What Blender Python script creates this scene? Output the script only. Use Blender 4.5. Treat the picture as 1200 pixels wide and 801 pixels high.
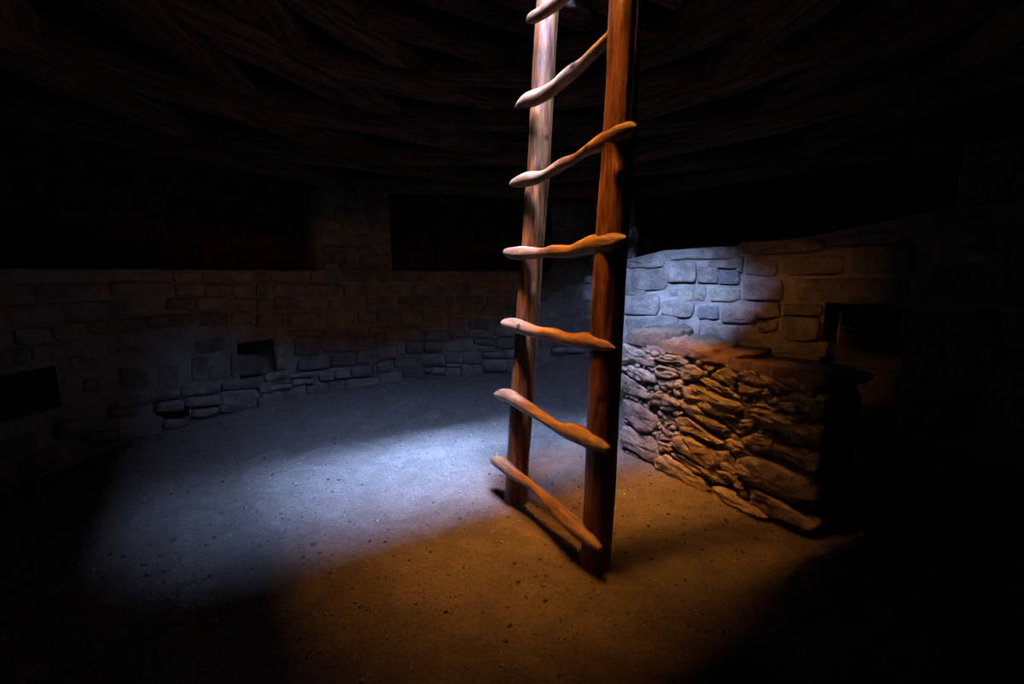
import bpy, bmesh, math, random
from mathutils import Vector, Matrix, noise
random.seed(7)
for o in list(bpy.data.objects): bpy.data.objects.remove(o)
scene = bpy.context.scene
COL = scene.collection
rad = math.radians
# plan: camera at the origin looking along +Y; kiva centre (CX,CY), inner radius R.
CX, CY, R = 0.10, 2.05, 2.42
ROUT = 2.86
NX = Vector((.857, .515, 0)); AX = Vector((.515, -.857, 0))    # across / along the ladder and deflector
def ns(n, s, z): return Vector((n*.857 - s*.515, n*.515 + s*.857, z))   # plan coordinates squared to the roof hatch

# ------------------------------------------------------------------ camera
cd = bpy.data.cameras.new('camera'); cam = bpy.data.objects.new('camera', cd); COL.objects.link(cam)
cd.sensor_width = 36; cd.lens = 16.0; cd.clip_start = .02
cam.location = (0, 0, 1.0); cam.rotation_euler = (rad(90 - 8.59), 0, 0)
scene.camera = cam
# ------------------------------------------------------------------ world and light
w = bpy.data.worlds.new('sky'); scene.world = w; w.use_nodes = True
w.node_tree.nodes['Background'].inputs[0].default_value = (.25, .42, 1, 1)
w.node_tree.nodes['Background'].inputs[1].default_value = .04
def area(name, loc, target, sx, sy, power, color):
    d = bpy.data.lights.new(name, 'AREA'); d.shape = 'RECTANGLE'; d.size = sx; d.size_y = sy
    d.energy = power; d.color = color
    o = bpy.data.objects.new(name, d); COL.objects.link(o); o.location = loc
    zc = (Vector(loc) - Vector(target)).normalized(); yc = zc.cross(NX).normalized(); xc = yc.cross(zc)   # width runs along the roof's cross axis
    o.rotation_euler = Matrix((xc, yc, zc)).transposed().to_euler()
    return o
BLUE = (.23, .40, 1.0); WARM = (1.0, .42, .085)
HATCH = ns(.77, 1.35, 2.5)
area('sky_high', ns(.25, -.48, 8.4), HATCH, 2.6, .9, 7600, BLUE)
area('sky_high_beyond', ns(1.1, -.55, 8.4), HATCH, 3.4, 1.1, 2600, BLUE)
area('sky_low', ns(-.05, -.5, 5.5), HATCH, 4.0, 2.6, 2700, BLUE)
area('blue_fill_deflector', ns(-2.5, -.05, 8.4), HATCH, 1.2, .8, 2000, BLUE)  # added blue lamp, brightens the left end of the deflector
area('sky_cave_mouth', ns(-4.1, -1.45, 5.65), HATCH, 1.5, 1.5, 17000, BLUE)
area('sunlit_cliff', ns(-1.15, 1.2, 8.4), HATCH, 1.5, 1.4, 1650, WARM)
area('sunlit_overhang', ns(.65, 1.2, 8.4), HATCH, 1.4, 1.8, 760, WARM)
area('warm_fill_back', HATCH + Vector((1.5, -3.0, 1.9)), HATCH, 4.0, 1.0, 230, WARM)  # added warm fill for the upper back and left walls, no known source
area('warm_fill_right', ns(-4.1, .15, 5.5), HATCH, 1.5, 1.4, 440, WARM)  # added warm lamp, tints the right wall beside the blue patch
vs = scene.view_settings
vs.view_transform = 'Standard'; vs.look = 'None'; vs.gamma = 1; vs.exposure = 0.9
vs.use_curve_mapping = False

# ------------------------------------------------------------------ materials
def mat(name, c1, c2, rough=.9, scale=6, bump=.4, fine=60, stretch=(1, 1, 1), vary=.25, spec=.2, spots=None, c3=None, dist=.01, warp=0):
    m = bpy.data.materials.new(name); m.use_nodes = True
    nt = m.node_tree; N = nt.nodes; L = nt.links
    b = N['Principled BSDF']; b.inputs['Roughness'].default_value = rough
    b.inputs['Specular IOR Level'].default_value = spec
    tc = N.new('ShaderNodeTexCoord'); mp = N.new('ShaderNodeMapping'); mp.inputs['Scale'].default_value = stretch
    oi = N.new('ShaderNodeObjectInfo')
    off = N.new('ShaderNodeVectorMath'); off.operation = 'SCALE'; off.inputs[0].default_value = (37, 53, 71)
    L.new(oi.outputs['Random'], off.inputs['Scale'])
    ad = N.new('ShaderNodeVectorMath'); ad.operation = 'ADD'
    L.new(tc.outputs['Object'], ad.inputs[0]); L.new(off.outputs[0], ad.inputs[1])
    L.new(ad.outputs[0], mp.inputs['Vector'])
    n1 = N.new('ShaderNodeTexNoise'); n1.inputs['Scale'].default_value = scale; n1.inputs['Detail'].default_value = 6; n1.inputs['Roughness'].default_value = .62; n1.inputs['Distortion'].default_value = warp
    n2 = N.new('ShaderNodeTexNoise'); n2.inputs['Scale'].default_value = fine; n2.inputs['Detail'].default_value = 8; n2.inputs['Roughness'].default_value = .7
    L.new(mp.outputs[0], n1.inputs[0]); L.new(mp.outputs[0], n2.inputs[0])
    r = N.new('ShaderNodeValToRGB'); r.color_ramp.elements[0].position = .38; r.color_ramp.elements[1].position = .62
    r.color_ramp.elements[0].color = (*c1, 1); r.color_ramp.elements[1].color = (*c2, 1)
    if c3:
        e = r.color_ramp.elements.new(.5); e.color = (*c3, 1)
    L.new(n1.outputs[0], r.inputs[0])
    # fine speckle and per-piece variation
    mr = N.new('ShaderNodeMapRange'); mr.inputs[1].default_value = .3; mr.inputs[2].default_value = .7; mr.inputs[3].default_value = .68; mr.inputs[4].default_value = 1.25
    L.new(n2.outputs[0], mr.inputs[0])
    vr = N.new('ShaderNodeMapRange'); vr.inputs[3].default_value = 1 - vary; vr.inputs[4].default_value = 1 + vary
    L.new(oi.outputs['Random'], vr.inputs[0])
    mu = N.new('ShaderNodeMath'); mu.operation = 'MULTIPLY'; L.new(mr.outputs[0], mu.inputs[0]); L.new(vr.outputs[0], mu.inputs[1])
    vm = N.new('ShaderNodeVectorMath'); vm.operation = 'SCALE'; L.new(r.outputs[0], vm.inputs[0]); L.new(mu.outputs[0], vm.inputs['Scale'])
    col = vm.outputs[0]
    if spots:
        vo = N.new('ShaderNodeTexVoronoi'); vo.inputs['Scale'].default_value = spots[0]; L.new(ad.outputs[0], vo.inputs['Vector'])
        rr = N.new('ShaderNodeValToRGB'); rr.color_ramp.elements[0].position = spots[1]; rr.color_ramp.elements[1].position = spots[1] + .04
        rr.color_ramp.elements[0].color = (*spots[2], 1); rr.color_ramp.elements[1].color = (1, 1, 1, 1)
        L.new(vo.outputs['Distance'], rr.inputs[0])
        m2 = N.new('ShaderNodeVectorMath'); m2.operation = 'MULTIPLY'; L.new(col, m2.inputs[0]); L.new(rr.outputs[0], m2.inputs[1]); col = m2.outputs[0]
    L.new(col, b.inputs['Base Color'])
    bp = N.new('ShaderNodeBump'); bp.inputs['Strength'].default_value = bump; bp.inputs['Distance'].default_value = dist
    sm = N.new('ShaderNodeMath'); sm.operation = 'MULTIPLY_ADD'; sm.inputs[1].default_value = .6
    L.new(n1.outputs[0], sm.inputs[0]); L.new(n2.outputs[0], sm.inputs[2])
    L.new(sm.outputs[0], bp.inputs['Height']); L.new(bp.outputs[0], b.inputs['Normal'])
    return m
M = {}
M['dirt'] = mat('trodden_dirt', (0.1242, 0.0918, 0.0621), (0.1728, 0.1269, 0.0864), .95, 5.0, 1.0, 75, vary=0, spec=.05, dist=.02, warp=1.6)
M['mortar'] = mat('mud_mortar', (0.1688, 0.1283, 0.0911), (0.2295, 0.1755, 0.1283), .95, 9, .9, 70, vary=.03, spec=.05, dist=.015)
M['stone'] = mat('sandstone', (0.1102, 0.0810, 0.0551), (0.1944, 0.1458, 0.1004), .9, 9, .8, 55, vary=.2, spec=.12, dist=.02)
M['stone_tan'] = mat('tan_sandstone', (0.1458, 0.1026, 0.0540), (0.1998, 0.1458, 0.0810), .9, 9, .7, 50, vary=.15, spec=.12, dist=.02)
M['stone_rust'] = mat('rust_sandstone', (0.1620, 0.0702, 0.0270), (0.2160, 0.1080, 0.0432), .9, 8, .7, 50, vary=.1, spec=.12)
M['stone_grey'] = mat('grey_sandstone', (0.0864, 0.0729, 0.0567), (0.1512, 0.1296, 0.1026), .85, 14, .9, 60, vary=.1, spec=.2, dist=.02)
M['stone_olive'] = mat('olive_sandstone', (0.1512, 0.1269, 0.0756), (0.2160, 0.1809, 0.1134), .9, 12, .8, 60, vary=.1, spec=.12, dist=.02)
M['rubble'] = mat('rubble_sandstone', (0.1404, 0.0972, 0.0594), (0.2700, 0.1998, 0.1296), .85, 12, 1.0, 70, vary=.22, spec=.25, dist=.014)
M['cap'] = mat('worn_brown_cap', (0.0756, 0.0297, 0.0151), (0.1404, 0.0702, 0.0351), .42, 7, 1.0, 45, vary=.08, spec=.4, dist=.015)
M['cap_tan'] = mat('worn_tan_cap', (0.1620, 0.1026, 0.0594), (0.2268, 0.1566, 0.0972), .6, 7, 1.0, 45, vary=.06, spec=.25, dist=.02)
M['rail'] = mat('polished_pole', (.045, .014, .004), (.20, .082, .022), .36, 9, .4, 40, stretch=(6, 6, .7), vary=.06, spec=.22, spots=(7, .07, (.3, .22, .2)), c3=(.12, .043, .012))
M['rung'] = mat('worn_rung', (.10, .043, .018), (.25, .15, .07), .44, 8, .3, 40, stretch=(.8, 5, 5), vary=.06, spec=.22, spots=(11, .13, (.16, .12, .12)), c3=(.18, .098, .045))
M['log'] = mat('sooty_log', (0.0174, 0.0070, 0.0034), (0.2427, 0.1156, 0.0550), .75, 7, 1.0, 30, stretch=(.9, .7, .7), vary=.4, spec=.3, dist=.03)
M['earth'] = mat('roof_earth', (0.0360, 0.0240, 0.0168), (0.0540, 0.0360, 0.0240), .95, 6, .5, 40, vary=0, spec=.05)
M['soot_shade'] = mat('shaded_sooty_plaster', (0.0300, 0.0198, 0.0132), (0.0660, 0.0420, 0.0270), .95, 7, .6, 50, vary=.25, spec=.05)  # recess shade under the roof put into the colour, along with soot
M['iron'] = mat('dark_iron', (0.0400, 0.0360, 0.0320), (0.0720, 0.0640, 0.0560), .55, 20, .2, 80, vary=0, spec=.4)
M['gravel'] = mat('gravel', (.022, .018, .015), (.27, .22, .175), .9, 55, .4, 120, vary=.3, spec=.1, c3=(.10, .08, .062))
M['straw'] = mat('straw', (0.2700, 0.2280, 0.1620), (0.3300, 0.2820, 0.2040), .8, 30, .2, 80, vary=.1, spec=.2)

# ------------------------------------------------------------------ helpers
def new_obj(name, verts, faces, m, parent=None, loc=(0, 0, 0), smooth=True):
    me = bpy.data.meshes.new(name); me.from_pydata([tuple(v) for v in verts], [], faces)
    me.validate(); me.update()
    bm = bmesh.new(); bm.from_mesh(me); bmesh.ops.recalc_face_normals(bm, faces=bm.faces); bm.to_mesh(me); bm.free()
    if smooth: me.polygons.foreach_set('use_smooth', [True]*len(me.polygons))
    me.materials.append(M[m])
    o = bpy.data.objects.new(name, me); COL.objects.link(o); o.location = loc
    if parent: o.parent = parent
    return o
def empty(name, loc=(0, 0, 0)):
    o = bpy.data.objects.new(name, None); COL.objects.link(o); o.location = loc; o.empty_display_size = .1
    return o
def tag(o, label=None, cat=None, group=None, kind=None):
    for k, v in (('label', label), ('category', cat), ('group', group), ('kind', kind)):
        if v: o[k] = v
    return o
def nz(p, s): return noise.noise(Vector(p)*s)
def fbm(p, s, n=4):
    a, t = 1., 0.
    p = Vector(p)
    for i in range(n):
        t += a*noise.noise(p*s); s *= 2.1; a *= .5
    return t
def chaikin(p, k=.25):
    q = []
    for i in range(len(p)):
        a, b = p[i], p[(i+1) % len(p)]
        q.append((a[0]*(1-k) + b[0]*k, a[1]*(1-k) + b[1]*k)); q.append((a[0]*k + b[0]*(1-k), a[1]*k + b[1]*(1-k)))
    return q
def stone(poly, place, m, parent, depth=.03, back=-.03, rings=((1, .45), (.94, .85), (.78, 1.0)), rounds=1, corner=.16, jit=.004, rough=.004, name='stone', seed=0):
    """one stone: outline poly in (u,v) metres on a surface, place(u,v,w) -> world point; w is the height off the surface"""
    rs = random.Random(seed)
    cu = sum(p[0] for p in poly)/len(poly); cv = sum(p[1] for p in poly)/len(poly)
    p = chaikin(poly, corner)
    for _ in range(rounds - 1): p = chaikin(p, .25)
    p = [(a + rs.uniform(-jit, jit), b + rs.uniform(-jit, jit)) for a, b in p]
    c = place(cu, cv, 0)
    tu, tv = rs.uniform(-.25, .25), rs.uniform(-.25, .25)      # slight tilt of the face
    V = []; F = []; n = len(p)
    def pt(u, v, wv):
        if wv > 0: wv += rough*(1.6*fbm((u*1.0 + seed, v, seed*.37), 14, 3) + (1.1*fbm((u*.6 + seed, v*1.5, 3.1), 45, 3) if rough > .006 else 0)) + (tu*(u-cu) + tv*(v-cv))*.35
        return place(u, v, wv) - c
    prof = [(1.0, back)] + [(s, depth*h) for s, h in rings]
    for s, wv in prof:
        for a, b in p:
            V.append(pt(cu + (a-cu)*s, cv + (b-cv)*s, wv))
    for k in range(len(prof)-1):
        for i in range(n):
            j = (i+1) % n
            F.append((k*n+i, k*n+j, (k+1)*n+j, (k+1)*n+i))
    V.append(pt(cu, cv, depth*1.04)); last = len(V)-1; k = (len(prof)-1)*n
    for i in range(n): F.append((k+i, k+(i+1) % n, last))
    return new_obj(name, V, F, m, parent, c)
RUG = ((1, .3), (.985, .6), (.95, .8), (.88, .92), (.78, .98), (.64, 1.0), (.48, 1.0), (.3, 1.0), (.14, 1.0))
HERO = ((1, .35), (.97, .7), (.88, .93), (.7, 1.0), (.45, 1.02))

# ------------------------------------------------------------------ floor
def floor_z(x, y):
    z = .012*fbm((x, y, 0), 1.6, 3) + .006*fbm((x, y, 5), 9, 3) + .0022*abs(fbm((x*1.3, y*.8, 2), 34, 2))
    t = math.degrees(math.atan2(x-CX, y-CY)); r = math.hypot(x-CX, y-CY)
    e = max(0, min(1, (r - (R-.13))/.2)); z += .015*e*e                                         # silt swept up to the wall foot
    b = math.exp(-((t-13)/9)**2); k = max(0, min(1, (r - (R-.55))/.55)); z += .2*b*k*k*(3-2*k)  # loose earth heaped behind the ladder
    return z
V = []; F = []; n = 420; S = 2.62
for i in range(n+1):
    for j in range(n+1):
        x = CX - S + 2*S*i/n; y = CY - S + 2*S*j/n
        V.append((x, y, floor_z(x, y)))
for i in range(n):
    for j in range(n):
        a = i*(n+1)+j; F.append((a, a+n+1, a+n+2, a+1))
fl = new_obj('floor', V, F, 'dirt'); tag(fl, 'trodden brown dirt floor of the round chamber', 'floor', kind='structure')

# ------------------------------------------------------------------ banquette walls
HT = [(-180, 1.08), (-100, 1.02), (10, 1.02), (24, 1.13), (31, 1.2), (46, 1.222), (59, 1.27), (73, 1.35), (100, 1.37), (180, 1.08)]
def htop(t):
    for (a, x), (b, y) in zip(HT, HT[1:]):
        if a <= t <= b: return x + (y-x)*(t-a)/(b-a)
    return 1.08
def W(t, z, w=0, r0=R): return Vector((CX + (r0-w)*math.sin(rad(t)), CY + (r0-w)*math.cos(rad(t)), z))
# openings: name -> theta0, theta1, z0, z1, depth
HOLES = {'niche': (-60.0, -53.5, .22, .49, .2), 'hole': (-72.5, -68.5, .055, .14, .25), 'recess': (-95, -85.0, .33, .53, .35), 'vent': (61.0, 73.0, -.05, .80, .7)}
def wall(name, t0, t1, label, m='mortar', step=.5, r0=R, zb=-.06, top=htop, holes=HOLES, amp=1.0):
    nt = int(round((t1-t0)/step)); nzs = 56
    V = []; F = []
    def zz(t, k): return zb + (top(t)-zb)*k/nzs
    for i in range(nt+1):
        t = t0 + (t1-t0)*i/nt
        for k in range(nzs+1):
            z = zz(t, k); p = W(t, z, 0, r0)
            V.append(W(t, z, amp*(.006*fbm(p, 4, 3) + .004*nz(p, 22)), r0))
    for i in range(nt):
        t = t0 + (t1-t0)*(i+.5)/nt
        for k in range(nzs):
            z = zz(t, k+.5)
            if any(a < t < b and c < z < d for a, b, c, d, _ in holes.values()): continue
            a = i*(nzs+1)+k; F.append((a, a+nzs+1, a+nzs+2, a+1))
    for a, b, c, d, dep in holes.values():                      # the inside of each opening
        if not (t0 <= (a+b)/2 <= t1): continue
        e = .3; q = [(a-e, c-.012), (b+e, c-.012), (b+e, d+.012), (a-e, d+.012)]; s = len(V)
        for dd in (-.004, -dep):
            for t, z in q: V.append(W(t, z, dd, r0))
        for i in range(4): F.append((s+i, s+(i+1) % 4, s+4+(i+1) % 4, s+4+i))
        F.append((s+4, s+5, s+6, s+7))
    o = new_obj(name, V, F, m); return tag(o, label, 'wall', kind='structure')
walls = [(-112, -52, wall('wall_left', -112, -52, 'curved stone bench wall on the left with a small niche and holes')),
         (-52, 29, wall('wall_back', -52, 29, 'curved coursed stone bench wall at the back of the chamber')),
         (29, 112, wall('wall_right', 29, 112, 'curved stone bench wall on the right, holding the ventilator opening'))]
wn = wall('wall_near', 112, 248, 'curved mud plastered bench wall at the near side', step=2, top=lambda t: htop(t if t < 180 else t-360))
def wall_of(t):
    for a, b, o in walls:
        if a <= t < b: return o
    return walls[-1][2]
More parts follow.
